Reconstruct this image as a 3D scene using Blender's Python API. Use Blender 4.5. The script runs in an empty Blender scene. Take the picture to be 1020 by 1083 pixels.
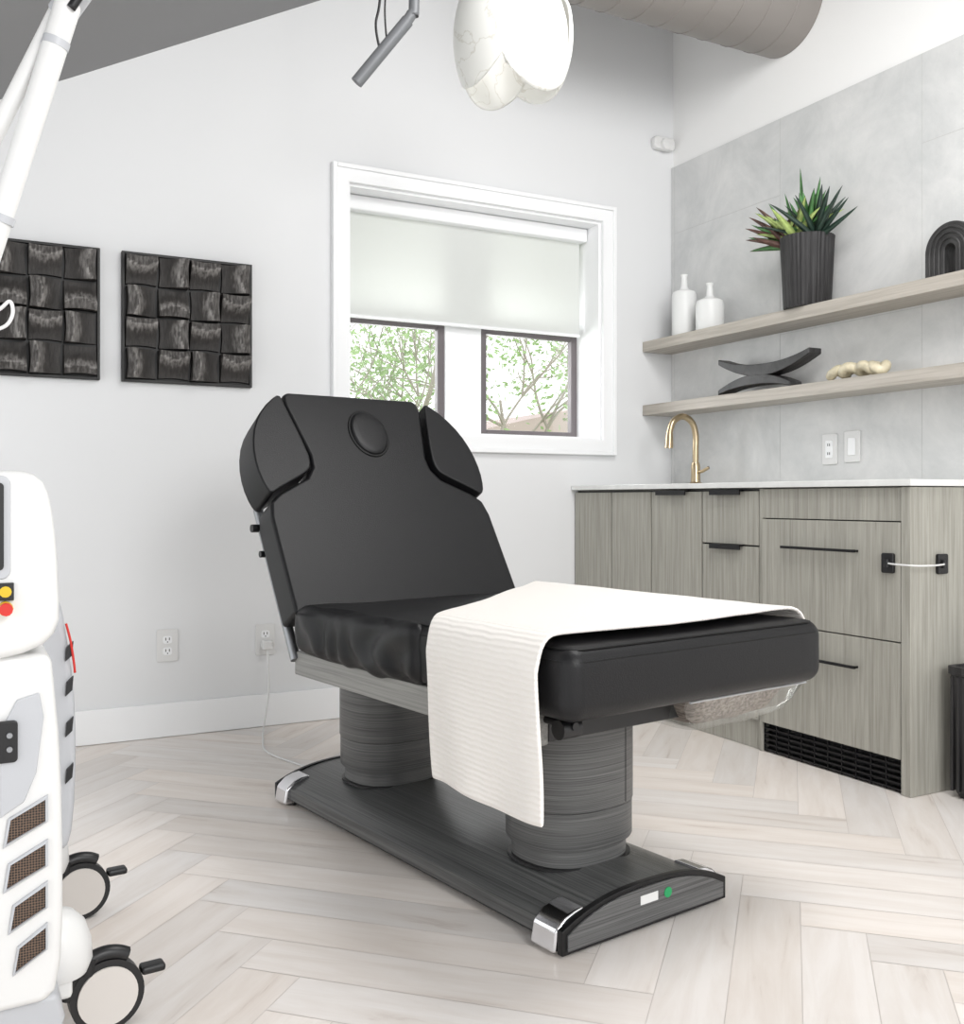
import bpy, bmesh, math, random
from mathutils import Vector, Matrix, noise
random.seed(7)
scene=bpy.context.scene
R=math.radians
try:
    scene.view_settings.view_transform='Standard'
    scene.view_settings.look='None'
except Exception as e: print(e)

# ------------------------------------------------------------- materials
def lin(c):
    return tuple(((x/255)/12.92 if x/255<=0.04045 else (((x/255)+0.055)/1.055)**2.4) for x in c)+(1,)
def mat(name,col,rough=0.5,metal=0.0,emit=0,bump=0,bscale=50,spec=0.5,var=0,vscale=4):
    m=bpy.data.materials.new(name); m.use_nodes=True
    nt=m.node_tree; b=nt.nodes['Principled BSDF']
    c=lin(col); b.inputs['Base Color'].default_value=c
    b.inputs['Roughness'].default_value=rough; b.inputs['Metallic'].default_value=metal
    b.inputs['Specular IOR Level'].default_value=spec
    g=nt.nodes.new('ShaderNodeNewGeometry')
    if emit:
        b.inputs['Emission Color'].default_value=c; b.inputs['Emission Strength'].default_value=emit
    if var:
        n=nt.nodes.new('ShaderNodeTexNoise'); n.inputs['Scale'].default_value=vscale; n.inputs['Detail'].default_value=6
        nt.links.new(g.outputs['Position'],n.inputs['Vector'])
        r=nt.nodes.new('ShaderNodeValToRGB')
        r.color_ramp.elements[0].position=0.3; r.color_ramp.elements[1].position=0.7
        r.color_ramp.elements[0].color=tuple(max(0,x*(1-var)) for x in c[:3])+(1,)
        r.color_ramp.elements[1].color=tuple(min(1,x*(1+var)) for x in c[:3])+(1,)
        nt.links.new(n.outputs['Fac'],r.inputs['Fac']); nt.links.new(r.outputs['Color'],b.inputs['Base Color'])
    if bump:
        n=nt.nodes.new('ShaderNodeTexNoise'); n.inputs['Scale'].default_value=bscale; n.inputs['Detail'].default_value=4
        nt.links.new(g.outputs['Position'],n.inputs['Vector'])
        bp=nt.nodes.new('ShaderNodeBump'); bp.inputs['Strength'].default_value=bump; bp.inputs['Distance'].default_value=0.01
        nt.links.new(n.outputs['Fac'],bp.inputs['Height']); nt.links.new(bp.outputs['Normal'],b.inputs['Normal'])
    return m
def grain(name,c1,c2,scale,rough=0.5,bump=0.1,lo=0.35,hi=0.65,detail=8,coord='Object',c3=None):
    m=bpy.data.materials.new(name); m.use_nodes=True
    nt=m.node_tree; b=nt.nodes['Principled BSDF']; b.inputs['Roughness'].default_value=rough
    tc=nt.nodes.new('ShaderNodeTexCoord'); mp=nt.nodes.new('ShaderNodeMapping'); mp.inputs['Scale'].default_value=scale
    nt.links.new(tc.outputs[coord],mp.inputs['Vector'])
    n=nt.nodes.new('ShaderNodeTexNoise'); n.inputs['Scale'].default_value=1; n.inputs['Detail'].default_value=detail
    n.inputs['Roughness'].default_value=0.65; n.inputs['Distortion'].default_value=0.4
    nt.links.new(mp.outputs['Vector'],n.inputs['Vector'])
    r=nt.nodes.new('ShaderNodeValToRGB'); r.color_ramp.elements[0].position=lo; r.color_ramp.elements[1].position=hi
    r.color_ramp.elements[0].color=lin(c1); r.color_ramp.elements[1].color=lin(c2)
    nt.links.new(n.outputs['Fac'],r.inputs['Fac']); nt.links.new(r.outputs['Color'],b.inputs['Base Color'])
    bp=nt.nodes.new('ShaderNodeBump'); bp.inputs['Strength'].default_value=bump; bp.inputs['Distance'].default_value=0.005
    nt.links.new(n.outputs['Fac'],bp.inputs['Height']); nt.links.new(bp.outputs['Normal'],b.inputs['Normal'])
    return m

M={}
M['wall']=mat('wall_paint',(223,224,225),0.85,bump=0.03,bscale=300)
M['wallw']=mat('wall_paint_white',(240,240,239),0.85)
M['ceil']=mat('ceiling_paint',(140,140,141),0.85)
M['trim']=mat('trim_white',(240,241,242),0.5)
M['leather']=mat('black_leather',(18,18,20),0.42,bump=0.12,bscale=350,spec=0.32)
M['piping']=mat('leather_seam',(7,7,8),0.5,spec=0.3)
M['blk']=mat('black_plastic',(18,18,20),0.4)
M['blkm']=mat('black_metal',(20,20,22),0.35,metal=0.3)
M['chrome']=mat('chrome',(225,225,228),0.12,metal=1)
M['steel']=mat('grey_steel',(150,152,155),0.35,metal=0.8)
M['brass']=mat('brushed_brass',(190,172,142),0.28,metal=1)
M['white']=mat('white_plastic',(220,220,219),0.4)
M['grey']=mat('grey_plastic',(182,184,188),0.4)
M['rim']=mat('caster_rim',(204,199,194),0.5)
M['duct']=mat('duct_grey',(142,137,133),0.5,metal=0.2)
M['pipe']=mat('pipe_grey',(118,120,123),0.5,metal=0.2)
M['quartz']=mat('quartz_counter',(225,226,224),0.25,var=0.06,vscale=20)
M['ceramic']=mat('white_ceramic',(228,229,228),0.4)
M['char']=grain('charred_wood',(10,10,11),(70,69,69),(60,8,8),0.45,0.6,0.3,0.75)
M['charpot']=grain('charcoal_pot',(30,29,30),(58,57,58),(80,80,3),0.6,0.4)
M['artf']=mat('art_frame_black',(16,15,15),0.5)
M['oak']=grain('grey_oak_vertical',(132,130,121),(178,176,167),(90,90,3.0),0.55,0.1,0.25,0.72,10)
M['oakh']=grain('grey_oak_shelf',(150,143,133),(196,190,181),(80,2.5,80),0.55,0.1,0.25,0.75,10)
M['zebc']=grain('grey_zebrano_column',(46,47,48),(118,118,117),(3.0,3.0,420),0.4,0.12,0.25,0.8,3)
M['zebb']=grain('grey_zebrano_base',(40,41,42),(112,113,112),(300,2.2,160),0.3,0.12,0.25,0.8,4)
M['zebe']=grain('grey_zebrano_end',(44,45,46),(118,118,118),(3.0,60,380),0.3,0.12,0.25,0.8,4)
M['beam']=grain('grey_wood_beam',(112,112,110),(160,159,155),(80,2.0,160),0.4,0.1,0.3,0.75,6)
M['stone']=mat('cream_stone',(205,196,170),0.4,var=0.25,vscale=30)
M['frame']=mat('window_sash_bronze',(104,98,100),0.5)
M['g1']=mat('succulent_green',(78,126,72),0.4,var=0.3,vscale=40)
M['g2']=mat('succulent_pale',(168,188,112),0.45,var=0.2,vscale=60)
M['g3']=mat('succulent_dark',(40,60,50),0.4,var=0.3,vscale=40)
M['g4']=mat('succulent_bronze',(92,64,56),0.45,var=0.4,vscale=40)
M['red']=mat('red_button',(200,40,30),0.4)
M['yellow']=mat('yellow_label',(215,180,30),0.5)
M['green']=mat('green_sticker',(30,150,90),0.5)
M['bark']=mat('bark',(176,168,158),0.9)
M['leaf']=mat('tree_leaf',(158,190,126),0.7,var=0.25,vscale=3)
M['lawn']=mat('lawn_grass',(150,165,120),0.9,var=0.2)
M['house']=mat('house_siding',(225,220,214),0.8)
M['roof']=mat('house_roof',(200,184,178),0.8)

def art_mat():
    m=bpy.data.materials.new('relief_wood_painted_highlight'); m.use_nodes=True; nt=m.node_tree; b=nt.nodes['Principled BSDF']
    at=nt.nodes.new('ShaderNodeAttribute'); at.attribute_name='painted_highlight'  # highlight and crevice shade painted into the block colour
    tc=nt.nodes.new('ShaderNodeTexCoord'); mp=nt.nodes.new('ShaderNodeMapping'); mp.inputs['Scale'].default_value=(120,60,30)
    n=nt.nodes.new('ShaderNodeTexNoise'); n.inputs['Scale'].default_value=1; n.inputs['Detail'].default_value=7
    nt.links.new(tc.outputs['Object'],mp.inputs['Vector']); nt.links.new(mp.outputs[0],n.inputs['Vector'])
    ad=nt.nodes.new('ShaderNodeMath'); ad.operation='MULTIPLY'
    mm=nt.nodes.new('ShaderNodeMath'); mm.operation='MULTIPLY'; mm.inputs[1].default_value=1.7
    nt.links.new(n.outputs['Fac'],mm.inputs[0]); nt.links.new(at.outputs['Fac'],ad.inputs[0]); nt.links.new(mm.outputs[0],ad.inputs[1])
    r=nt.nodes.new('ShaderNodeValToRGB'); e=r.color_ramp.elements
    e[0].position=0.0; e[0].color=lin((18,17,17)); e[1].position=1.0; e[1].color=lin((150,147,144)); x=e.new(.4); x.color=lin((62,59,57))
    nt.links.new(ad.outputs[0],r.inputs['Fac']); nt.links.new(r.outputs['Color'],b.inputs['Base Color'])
    b.inputs['Roughness'].default_value=0.58; b.inputs['Specular IOR Level'].default_value=.35
    bp=nt.nodes.new('ShaderNodeBump'); bp.inputs['Strength'].default_value=.7; bp.inputs['Distance'].default_value=.004
    nt.links.new(n.outputs['Fac'],bp.inputs['Height']); nt.links.new(bp.outputs['Normal'],b.inputs['Normal'])
    return m
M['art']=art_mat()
def hexmesh():
    m=bpy.data.materials.new('vent_mesh'); m.use_nodes=True; nt=m.node_tree; b=nt.nodes['Principled BSDF']
    tc=nt.nodes.new('ShaderNodeTexCoord'); v=nt.nodes.new('ShaderNodeTexVoronoi'); v.inputs['Scale'].default_value=260; v.inputs['Randomness'].default_value=.1
    nt.links.new(tc.outputs['Object'],v.inputs['Vector'])
    r=nt.nodes.new('ShaderNodeValToRGB'); r.color_ramp.elements[0].position=.3; r.color_ramp.elements[1].position=.5
    r.color_ramp.elements[0].color=lin((18,15,14)); r.color_ramp.elements[1].color=lin((110,88,72))
    nt.links.new(v.outputs['Distance'],r.inputs['Fac']); nt.links.new(r.outputs['Color'],b.inputs['Base Color']); b.inputs['Roughness'].default_value=.5
    return m
M['mesh']=hexmesh()
def tile_mat():
    m=bpy.data.materials.new('grey_stone_tile'); m.use_nodes=True; nt=m.node_tree; b=nt.nodes['Principled BSDF']
    b.inputs['Roughness'].default_value=0.45
    g=nt.nodes.new('ShaderNodeNewGeometry')
    n=nt.nodes.new('ShaderNodeTexNoise'); n.inputs['Scale'].default_value=3.2; n.inputs['Detail'].default_value=12; n.inputs['Roughness'].default_value=0.7; n.inputs['Distortion'].default_value=0.4
    nt.links.new(g.outputs['Position'],n.inputs['Vector'])
    r=nt.nodes.new('ShaderNodeValToRGB'); r.color_ramp.elements[0].position=0.32; r.color_ramp.elements[1].position=0.68
    r.color_ramp.elements[0].color=lin((190,192,192)); r.color_ramp.elements[1].color=lin((218,218,217))
    nt.links.new(n.outputs['Fac'],r.inputs['Fac']); nt.links.new(r.outputs['Color'],b.inputs['Base Color'])
    return m
M['tile']=tile_mat()
M['grout']=mat('grout',(186,186,185),0.8)
def alab():
    m=bpy.data.materials.new('alabaster_shade'); m.use_nodes=True; nt=m.node_tree; b=nt.nodes['Principled BSDF']
    g=nt.nodes.new('ShaderNodeNewGeometry'); n=nt.nodes.new('ShaderNodeTexNoise'); n.inputs['Scale'].default_value=5; n.inputs['Detail'].default_value=5; n.inputs['Distortion'].default_value=1.8
    nt.links.new(g.outputs['Position'],n.inputs['Vector'])
    r=nt.nodes.new('ShaderNodeValToRGB'); e=r.color_ramp.elements
    e[0].position=0.485; e[0].color=lin((228,228,224)); e[1].position=0.515; e[1].color=lin((228,228,224))
    x=e.new(0.5); x.color=lin((208,206,198))
    nt.links.new(n.outputs['Fac'],r.inputs['Fac']); nt.links.new(r.outputs['Color'],b.inputs['Base Color'])
    nt.links.new(r.outputs['Color'],b.inputs['Emission Color']); b.inputs['Emission Strength'].default_value=0.08
    b.inputs['Roughness'].default_value=0.35
    return m
M['alab']=alab()
def fabric_blind():
    m=bpy.data.materials.new('roller_blind_fabric'); m.use_nodes=True; nt=m.node_tree
    for x in list(nt.nodes):
        if x.type!='OUTPUT_MATERIAL': nt.nodes.remove(x)
    out=[x for x in nt.nodes if x.type=='OUTPUT_MATERIAL'][0]
    d=nt.nodes.new('ShaderNodeBsdfDiffuse'); d.inputs['Color'].default_value=lin((230,232,230))
    t=nt.nodes.new('ShaderNodeBsdfTranslucent'); t.inputs['Color'].default_value=lin((240,242,238))
    mx=nt.nodes.new('ShaderNodeMixShader'); mx.inputs[0].default_value=0.32
    nt.links.new(d.outputs[0],mx.inputs[1]); nt.links.new(t.outputs[0],mx.inputs[2]); nt.links.new(mx.outputs[0],out.inputs[0])
    return m
M['blind']=fabric_blind()
def clearmat(name,col,fac):
    m=bpy.data.materials.new(name); m.use_nodes=True; nt=m.node_tree
    for x in list(nt.nodes):
        if x.type!='OUTPUT_MATERIAL': nt.nodes.remove(x)
    out=[x for x in nt.nodes if x.type=='OUTPUT_MATERIAL'][0]
    t=nt.nodes.new('ShaderNodeBsdfTransparent'); g=nt.nodes.new('ShaderNodeBsdfGlossy'); g.inputs['Roughness'].default_value=0.08
    g.inputs['Color'].default_value=lin(col); t.inputs['Color'].default_value=(1,1,1,1)
    mx=nt.nodes.new('ShaderNodeMixShader'); mx.inputs[0].default_value=fac
    nt.links.new(t.outputs[0],mx.inputs[1]); nt.links.new(g.outputs[0],mx.inputs[2]); nt.links.new(mx.outputs[0],out.inputs[0])
    return m
M['glass']=clearmat('window_glass',(255,255,255),0.04)
M['clear']=clearmat('clear_plastic',(220,222,220),0.25)
def towel_mat():
    m=bpy.data.materials.new('white_towel'); m.use_nodes=True; nt=m.node_tree; b=nt.nodes['Principled BSDF']
    b.inputs['Base Color'].default_value=lin((236,232,227)); b.inputs['Roughness'].default_value=0.95
    uv=nt.nodes.new('ShaderNodeUVMap'); uv.uv_map='UVMap'
    w=nt.nodes.new('ShaderNodeTexWave'); w.bands_direction='Y'; w.inputs['Scale'].default_value=30; w.inputs['Distortion'].default_value=2.6; w.inputs['Detail'].default_value=2; w.inputs['Detail Scale'].default_value=0.8
    nt.links.new(uv.outputs[0],w.inputs['Vector'])
    bp=nt.nodes.new('ShaderNodeBump'); bp.inputs['Strength'].default_value=0.42; bp.inputs['Distance'].default_value=0.004
    nt.links.new(w.outputs['Fac'],bp.inputs['Height']); nt.links.new(bp.outputs['Normal'],b.inputs['Normal'])
    return m
M['towel']=towel_mat()
def floor_mat():
    m=bpy.data.materials.new('whitewashed_planks'); m.use_nodes=True; nt=m.node_tree; b=nt.nodes['Principled BSDF']
    uv=nt.nodes.new('ShaderNodeUVMap'); uv.uv_map='UVMap'
    mp=nt.nodes.new('ShaderNodeMapping'); mp.inputs['Scale'].default_value=(2.2,17,1)
    nt.links.new(uv.outputs[0],mp.inputs['Vector'])
    n=nt.nodes.new('ShaderNodeTexNoise'); n.inputs['Scale'].default_value=1.3; n.inputs['Detail'].default_value=8; n.inputs['Roughness'].default_value=0.6; n.inputs['Distortion'].default_value=0.5
    nt.links.new(mp.outputs[0],n.inputs['Vector'])
    at=nt.nodes.new('ShaderNodeAttribute'); at.attribute_name='plank'
    r=nt.nodes.new('ShaderNodeValToRGB'); e=r.color_ramp.elements
    e[0].position=0.22; e[0].color=lin((196,184,176)); e[1].position=0.62; e[1].color=lin((236,231,227))
    x=e.new(0.38); x.color=lin((227,220,214))
    nt.links.new(n.outputs['Fac'],r.inputs['Fac'])
    mx=nt.nodes.new('ShaderNodeMix'); mx.data_type='RGBA'; mx.blend_type='MULTIPLY'; mx.inputs[0].default_value=1
    nt.links.new(r.outputs['Color'],mx.inputs[6]); nt.links.new(at.outputs['Color'],mx.inputs[7])
    nt.links.new(mx.outputs[2],b.inputs['Base Color'])
    b.inputs['Roughness'].default_value=0.36
    bp=nt.nodes.new('ShaderNodeBump'); bp.inputs['Strength'].default_value=0.05; bp.inputs['Distance'].default_value=0.003
    nt.links.new(n.outputs['Fac'],bp.inputs['Height']); nt.links.new(bp.outputs['Normal'],b.inputs['Normal'])
    return m
M['floor']=floor_mat()
M['fgrout']=mat('floor_grout',(210,203,198),0.8)

# ------------------------------------------------------------- helpers
def root(name,loc=(0,0,0),rz=0):
    e=bpy.data.objects.new(name,None); e.location=loc; e.rotation_euler=(0,0,rz); e.empty_display_size=0.1
    scene.collection.objects.link(e); return e
def mk(name,verts,faces,m,parent=None,smooth=False,bevel=0,seg=3,loc=None):
    me=bpy.data.meshes.new(name); me.from_pydata([tuple(v) for v in verts],[],faces)
    bm=bmesh.new(); bm.from_mesh(me); bmesh.ops.recalc_face_normals(bm,faces=bm.faces); bm.to_mesh(me); bm.free()
    if isinstance(m,(list,tuple)):
        for x in m: me.materials.append(x)
    else: me.materials.append(m)
    o=bpy.data.objects.new(name,me); scene.collection.objects.link(o)
    if smooth:
        for p in me.polygons: p.use_smooth=True
    if bevel:
        b=o.modifiers.new('bevel','BEVEL'); b.width=bevel; b.segments=seg; b.limit_method='ANGLE'; b.angle_limit=R(35)
        for p in me.polygons: p.use_smooth=True
        w=o.modifiers.new('wn','WEIGHTED_NORMAL'); w.keep_sharp=False
    if parent: o.parent=parent
    if loc: o.location=loc
    return o
def boxdata(x0,x1,y0,y1,z0,z1):
    v=[(x0,y0,z0),(x1,y0,z0),(x1,y1,z0),(x0,y1,z0),(x0,y0,z1),(x1,y0,z1),(x1,y1,z1),(x0,y1,z1)]
    f=[(0,3,2,1),(4,5,6,7),(0,1,5,4),(1,2,6,5),(2,3,7,6),(3,0,4,7)]
    return v,f
def box(name,x0,x1,y0,y1,z0,z1,m,parent=None,bevel=0,seg=2):
    v,f=boxdata(x0,x1,y0,y1,z0,z1); return mk(name,v,f,m,parent,bevel=bevel,seg=seg)
def boxes(name,lst,m,parent=None,bevel=0):
    V=[];F=[]
    for b in lst:
        v,f=boxdata(*b); k=len(V); V+=v; F+=[tuple(i+k for i in q) for q in f]
    return mk(name,V,F,m,parent,bevel=bevel,seg=2)
def prism(name,pts,d0,d1,m,parent=None,fn=None,bevel=0,seg=3,smooth=False):
    fn=fn or (lambda a,b,d:(a,b,d)); n=len(pts)
    V=[fn(a,b,d0) for a,b in pts]+[fn(a,b,d1) for a,b in pts]
    F=[tuple(range(n)),tuple(range(n,2*n))]+[(i,(i+1)%n,n+(i+1)%n,n+i) for i in range(n)]
    return mk(name,V,F,m,parent,bevel=bevel,seg=seg,smooth=smooth)
def cat(pts,res=8,closed=False):
    P=[Vector(p) for p in pts]; n=len(P); out=[]
    rng=range(n if closed else n-1)
    for i in rng:
        if closed: a,b,c,d=P[(i-1)%n],P[i],P[(i+1)%n],P[(i+2)%n]
        else: a,b,c,d=P[max(i-1,0)],P[i],P[i+1],P[min(i+2,n-1)]
        for k in range(res):
            t=k/res
            out.append(0.5*((2*b)+(c-a)*t+(2*a-5*b+4*c-d)*t*t+(-a+3*b-3*c+d)*t**3))
    if not closed: out.append(P[-1])
    return out
def tubedata(pts,r,seg=12,res=8,closed=False,straight=False):
    P=[Vector(p) for p in pts] if straight else cat(pts,res,closed)
    n=len(P); V=[];F=[]
    up=None
    for i in range(n):
        if closed: t=(P[(i+1)%n]-P[i-1]).normalized()
        else: t=(P[min(i+1,n-1)]-P[max(i-1,0)]).normalized()
        if up is None:
            up=Vector((0,0,1)) if abs(t.z)<0.9 else Vector((1,0,0))
        s=t.cross(up).normalized(); up=s.cross(t).normalized()
        rr=r(i/(n-1)) if callable(r) else r
        for k in range(seg):
            a=2*math.pi*k/seg; V.append(P[i]+s*math.cos(a)*rr+up*math.sin(a)*rr)
    for i in range(n if closed else n-1):
        j=(i+1)%n
        for k in range(seg):
            l=(k+1)%seg; F.append((i*seg+k,i*seg+l,j*seg+l,j*seg+k))
    if not closed:
        F.append(tuple(range(seg))); F.append(tuple((n-1)*seg+k for k in range(seg)))
    return V,F
def tube(name,pts,r,m,parent=None,seg=12,res=8,closed=False,straight=False):
    V,F=tubedata(pts,r,seg,res,closed,straight)
    o=mk(name,V,F,m,parent,smooth=True)
    if straight:
        b=o.modifiers.new('b','EDGE_SPLIT'); b.split_angle=R(50)
    return o
def lathe(name,prof,loc,m,parent=None,seg=40,sx=1,sy=1,rib=None,axis='Z'):
    V=[];F=[]; n=len(prof)
    for i,(r,z) in enumerate(prof):
        for k in range(seg):
            a=2*math.pi*k/seg; q=r*(rib(a) if rib and r>0 else 1)
            p=(q*math.cos(a)*sx,q*math.sin(a)*sy,z)
            if axis=='X': p=(p[2],p[0],p[1])
            if axis=='Y': p=(p[0],p[2],p[1])
            V.append((p[0]+loc[0],p[1]+loc[1],p[2]+loc[2]))
    for i in range(n-1):
        for k in range(seg):
            l=(k+1)%seg; F.append((i*seg+k,i*seg+l,(i+1)*seg+l,(i+1)*seg+k))
    F.append(tuple(range(seg))); F.append(tuple((n-1)*seg+k for k in range(seg)))
    o=mk(name,V,F,m,parent,smooth=True)
    e=o.modifiers.new('es','EDGE_SPLIT'); e.split_angle=R(40)
    return o
def rbox(name,x0,x1,y0,y1,z0,z1,r,m,parent=None,n=(10,10,4),disp=None,c=5):
    h=((x1-x0)/2,(y1-y0)/2,(z1-z0)/2); cen=((x0+x1)/2,(y0+y1)/2,(z0+z1)/2)
    L=[]
    for i in range(3):
        inn=h[i]-r; a=[-h[i]+r*(k/c) for k in range(c)]
        b=[-inn+2*inn*k/n[i] for k in range(n[i]+1)]
        d=[inn+r*((k+1)/c) for k in range(c)]
        L.append(a+b+d)
    idx={};V=[];F=[]
    def vid(p):
        k=tuple(round(x,6) for x in p)
        if k in idx: return idx[k]
        q=Vector([max(-(h[i]-r),min(h[i]-r,p[i])) for i in range(3)]); d=Vector(p)-q
        nn=d.normalized() if d.length>1e-9 else Vector((0,0,1))
        o=q+nn*r+Vector(cen)
        if disp: o=disp(o,nn)
        idx[k]=len(V); V.append(o); return idx[k]
    for ax in range(3):
        u,v=(ax+1)%3,(ax+2)%3
        for s in (-1,1):
            for i in range(len(L[u])-1):
                for j in range(len(L[v])-1):
                    q=[]
                    for (a,b) in ((i,j),(i+1,j),(i+1,j+1),(i,j+1)):
                        p=[0,0,0]; p[ax]=s*h[ax]; p[u]=L[u][a]; p[v]=L[v][b]; q.append(vid(p))
                    F.append(tuple(q))
    return mk(name,V,F,m,parent,smooth=True)
def chaikin(p,n=2):
    for _ in range(n):
        q=[]
        for i in range(len(p)):
            a,b=p[i],p[(i+1)%len(p)]
            q.append((a[0]*.75+b[0]*.25,a[1]*.75+b[1]*.25)); q.append((a[0]*.25+b[0]*.75,a[1]*.25+b[1]*.75))
        p=q
    return p
def rrect(x0,x1,y0,y1,r,n=6):
    out=[]
    for cx,cy,a0 in ((x1-r,y0+r,-90),(x1-r,y1-r,0),(x0+r,y1-r,90),(x0+r,y0+r,180)):
        for k in range(n+1):
            a=R(a0+90*k/n); out.append((cx+r*math.cos(a),cy+r*math.sin(a)))
    return out

# ------------------------------------------------------------- room shell
YB=3.82; XR=3.055; XL=-0.9; YF=-1.6
def cz(x): return 2.25+0.53*(x-0.144)
def build_floor():
    W=0.126; n=6; bm=bmesh.new(); uvl=bm.loops.layers.uv.new('UVMap'); cl=bm.loops.layers.float_color.new('plank')
    g=0.0008
    c,s=math.cos(R(45)),math.sin(R(45))
    def tw(a,b): 
        a*=W;b*=W
        return (c*a-s*b+1.1, s*a+c*b+1.43)
    for i in range(-52,53):
        for j in range(-52,53):
            t=(i-j)%(2*n)
            if t==0: a0,a1,b0,b1,hor=i,i+n,j,j+1,True
            elif t==2*n-1: a0,a1,b0,b1,hor=i,i+1,j,j+n,False
            else: continue
            e=g/W
            P=[(a0+e,b0+e),(a1-e,b0+e),(a1-e,b1-e),(a0+e,b1-e)]
            Q=[tw(*p) for p in P]
            if all(q[0]<XL-.1 or q[0]>XR+.1 or q[1]<YF-.1 or q[1]>YB+.1 for q in Q): continue
            vs=[bm.verts.new((q[0],q[1],0)) for q in Q]; f=bm.faces.new(vs)
            k=random.uniform(0.88,1.02); w=random.uniform(-0.005,0.03)
            ou,ov=random.uniform(0,50),random.uniform(0,50)
            for l,p in zip(f.loops,P):
                u,v=(p[0]-a0,p[1]-b0) if hor else (p[1]-b0,p[0]-a0)
                l[uvl].uv=(u*W+ou,v*W+ov); l[cl]=(k*(1+w),k,k*(1-w),1)
    for co,no in (((XL,0,0),(-1,0,0)),((XR,0,0),(1,0,0)),((0,YF,0),(0,-1,0)),((0,YB,0),(0,1,0))):
        bmesh.ops.bisect_plane(bm,geom=bm.verts[:]+bm.edges[:]+bm.faces[:],plane_co=co,plane_no=no,clear_outer=True)
    v,f=boxdata(XL,XR,YF,YB,-0.1,-0.0008); vs=[bm.verts.new(x) for x in v]
    for q in f:
        fa=bm.faces.new([vs[k] for k in q]); fa.material_index=1
    bm.normal_update()
    me=bpy.data.meshes.new('floor'); bm.to_mesh(me); bm.free(); me.materials.append(M['floor']); me.materials.append(M['fgrout'])
    o=bpy.data.objects.new('floor',me); scene.collection.objects.link(o)
build_floor()
WX0,WX1,WZ0,WZ1=1.405,2.636,1.147,2.15
def wallpiece(V,F,pts,y0,y1):
    k=len(V); n=len(pts)
    V+=[(x,y0,z) for x,z in pts]+[(x,y1,z) for x,z in pts]
    F+=[tuple(k+i for i in range(n)),tuple(k+n+i for i in range(n))]+[(k+i,k+(i+1)%n,k+n+(i+1)%n,k+n+i) for i in range(n)]
V=[];F=[]
wallpiece(V,F,[(XL,0),(WX0,0),(WX0,cz(WX0)),(XL,cz(XL))],YB,YB+.22)
wallpiece(V,F,[(WX0,0),(WX1,0),(WX1,WZ0),(WX0,WZ0)],YB,YB+.22)
wallpiece(V,F,[(WX0,WZ1),(WX1,WZ1),(WX1,cz(WX1)),(WX0,cz(WX0))],YB,YB+.22)
wallpiece(V,F,[(WX1,0),(XR+.15,0),(XR+.15,cz(XR+.15)),(WX1,cz(WX1))],YB,YB+.22)
mk('wall_back',V,F,M['wall'])
box('wall_right',XR,XR+.15,YF,YB,0,cz(XR),M['wallw'])
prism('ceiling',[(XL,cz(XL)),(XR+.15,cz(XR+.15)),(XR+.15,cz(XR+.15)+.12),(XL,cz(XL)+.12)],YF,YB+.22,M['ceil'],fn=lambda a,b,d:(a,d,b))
box('baseboard_back',XL,2.48,YB-.016,YB-.001,0.001,.125,M['trim'],bevel=.004)
tl=[]
zs={0:[.94,1.56,2.46],1:[.94,2.14,2.46]}
ys=[1.03,1.725,2.415,3.105,3.795]; 
for i in range(4):
    z=zs[i%2]
    for a,b in zip(z[:-1],z[1:]): tl.append((XR-.012,XR-.002,ys[i]+.0011,ys[i+1]-.0011,a+.0011,b-.0011))
tl.append((XR-.012,XR-.002,3.7961,3.818,.94,2.46))
tr=root('tile_backsplash')
boxes('stone_tiles',tl,M['tile'],tr)
box('grout_bed',XR-.0112,XR-.001,1.03,3.8185,.94,2.459,M['grout'],tr)

w=root('window_1')
yc=YB-.022
boxes('casing',[(1.335,WX0,yc,YB-.001,1.077,2.22),(WX1,2.706,yc,YB-.001,1.077,2.22),(WX0,WX1,yc,YB-.001,WZ1,2.22),(WX0,WX1,yc,YB-.001,1.077,WZ0)],M['trim'],w)
boxes('casing_bead',[(1.335,1.353,yc-.010,yc,1.077,2.22),(2.688,2.706,yc-.010,yc,1.077,2.22),(1.353,2.688,yc-.010,yc,2.202,2.22),(1.353,2.688,yc-.010,yc,1.077,1.095)],M['trim'],w,bevel=.003)
boxes('jamb',[(WX0,WX0+.012,YB,YB+.2,WZ0,WZ1),(WX1-.012,WX1,YB,YB+.2,WZ0,WZ1),(WX0+.012,WX1-.012,YB,YB+.2,WZ1-.012,WZ1),(WX0+.012,WX1-.012,YB,YB+.2,WZ0,WZ0+.012)],M['trim'],w)
yw=YB+.17
box('mullion',1.925,2.105,yw,yw+.07,WZ0+.012,WZ1-.012,M['trim'],w,bevel=.004)
def sash(nm,x0,x1,z0,z1,t=.032):
    boxes(nm,[(x0,x0+t,yw+.01,yw+.045,z0,z1),(x1-t,x1,yw+.01,yw+.045,z0,z1),(x0+t,x1-t,yw+.01,yw+.045,z1-t,z1),(x0+t,x1-t,yw+.01,yw+.045,z0,z0+t)],M['frame'],w,bevel=.003)
    box(nm+'_glass',x0+t,x1-t,yw+.026,yw+.03,z0+t,z1-t,M['glass'],w)
sash('sash_lower_a',WX0+.012,1.925,WZ0+.012,1.655); sash('sash_lower_b',2.105,WX1-.012,WZ0+.012,1.655)
sash('sash_upper_a',WX0+.012,1.925,1.655,WZ1-.012); sash('sash_upper_b',2.105,WX1-.012,1.655,WZ1-.012)
bl=root('roller_blind')
box('fabric',WX0+.02,2.602,YB+.128,YB+.1295,1.645,2.10,M['blind'],bl)
tube('hem_bar',[(WX0+.02,YB+.129,1.642),(2.602,YB+.129,1.642)],.008,M['trim'],bl,straight=True)
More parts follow.
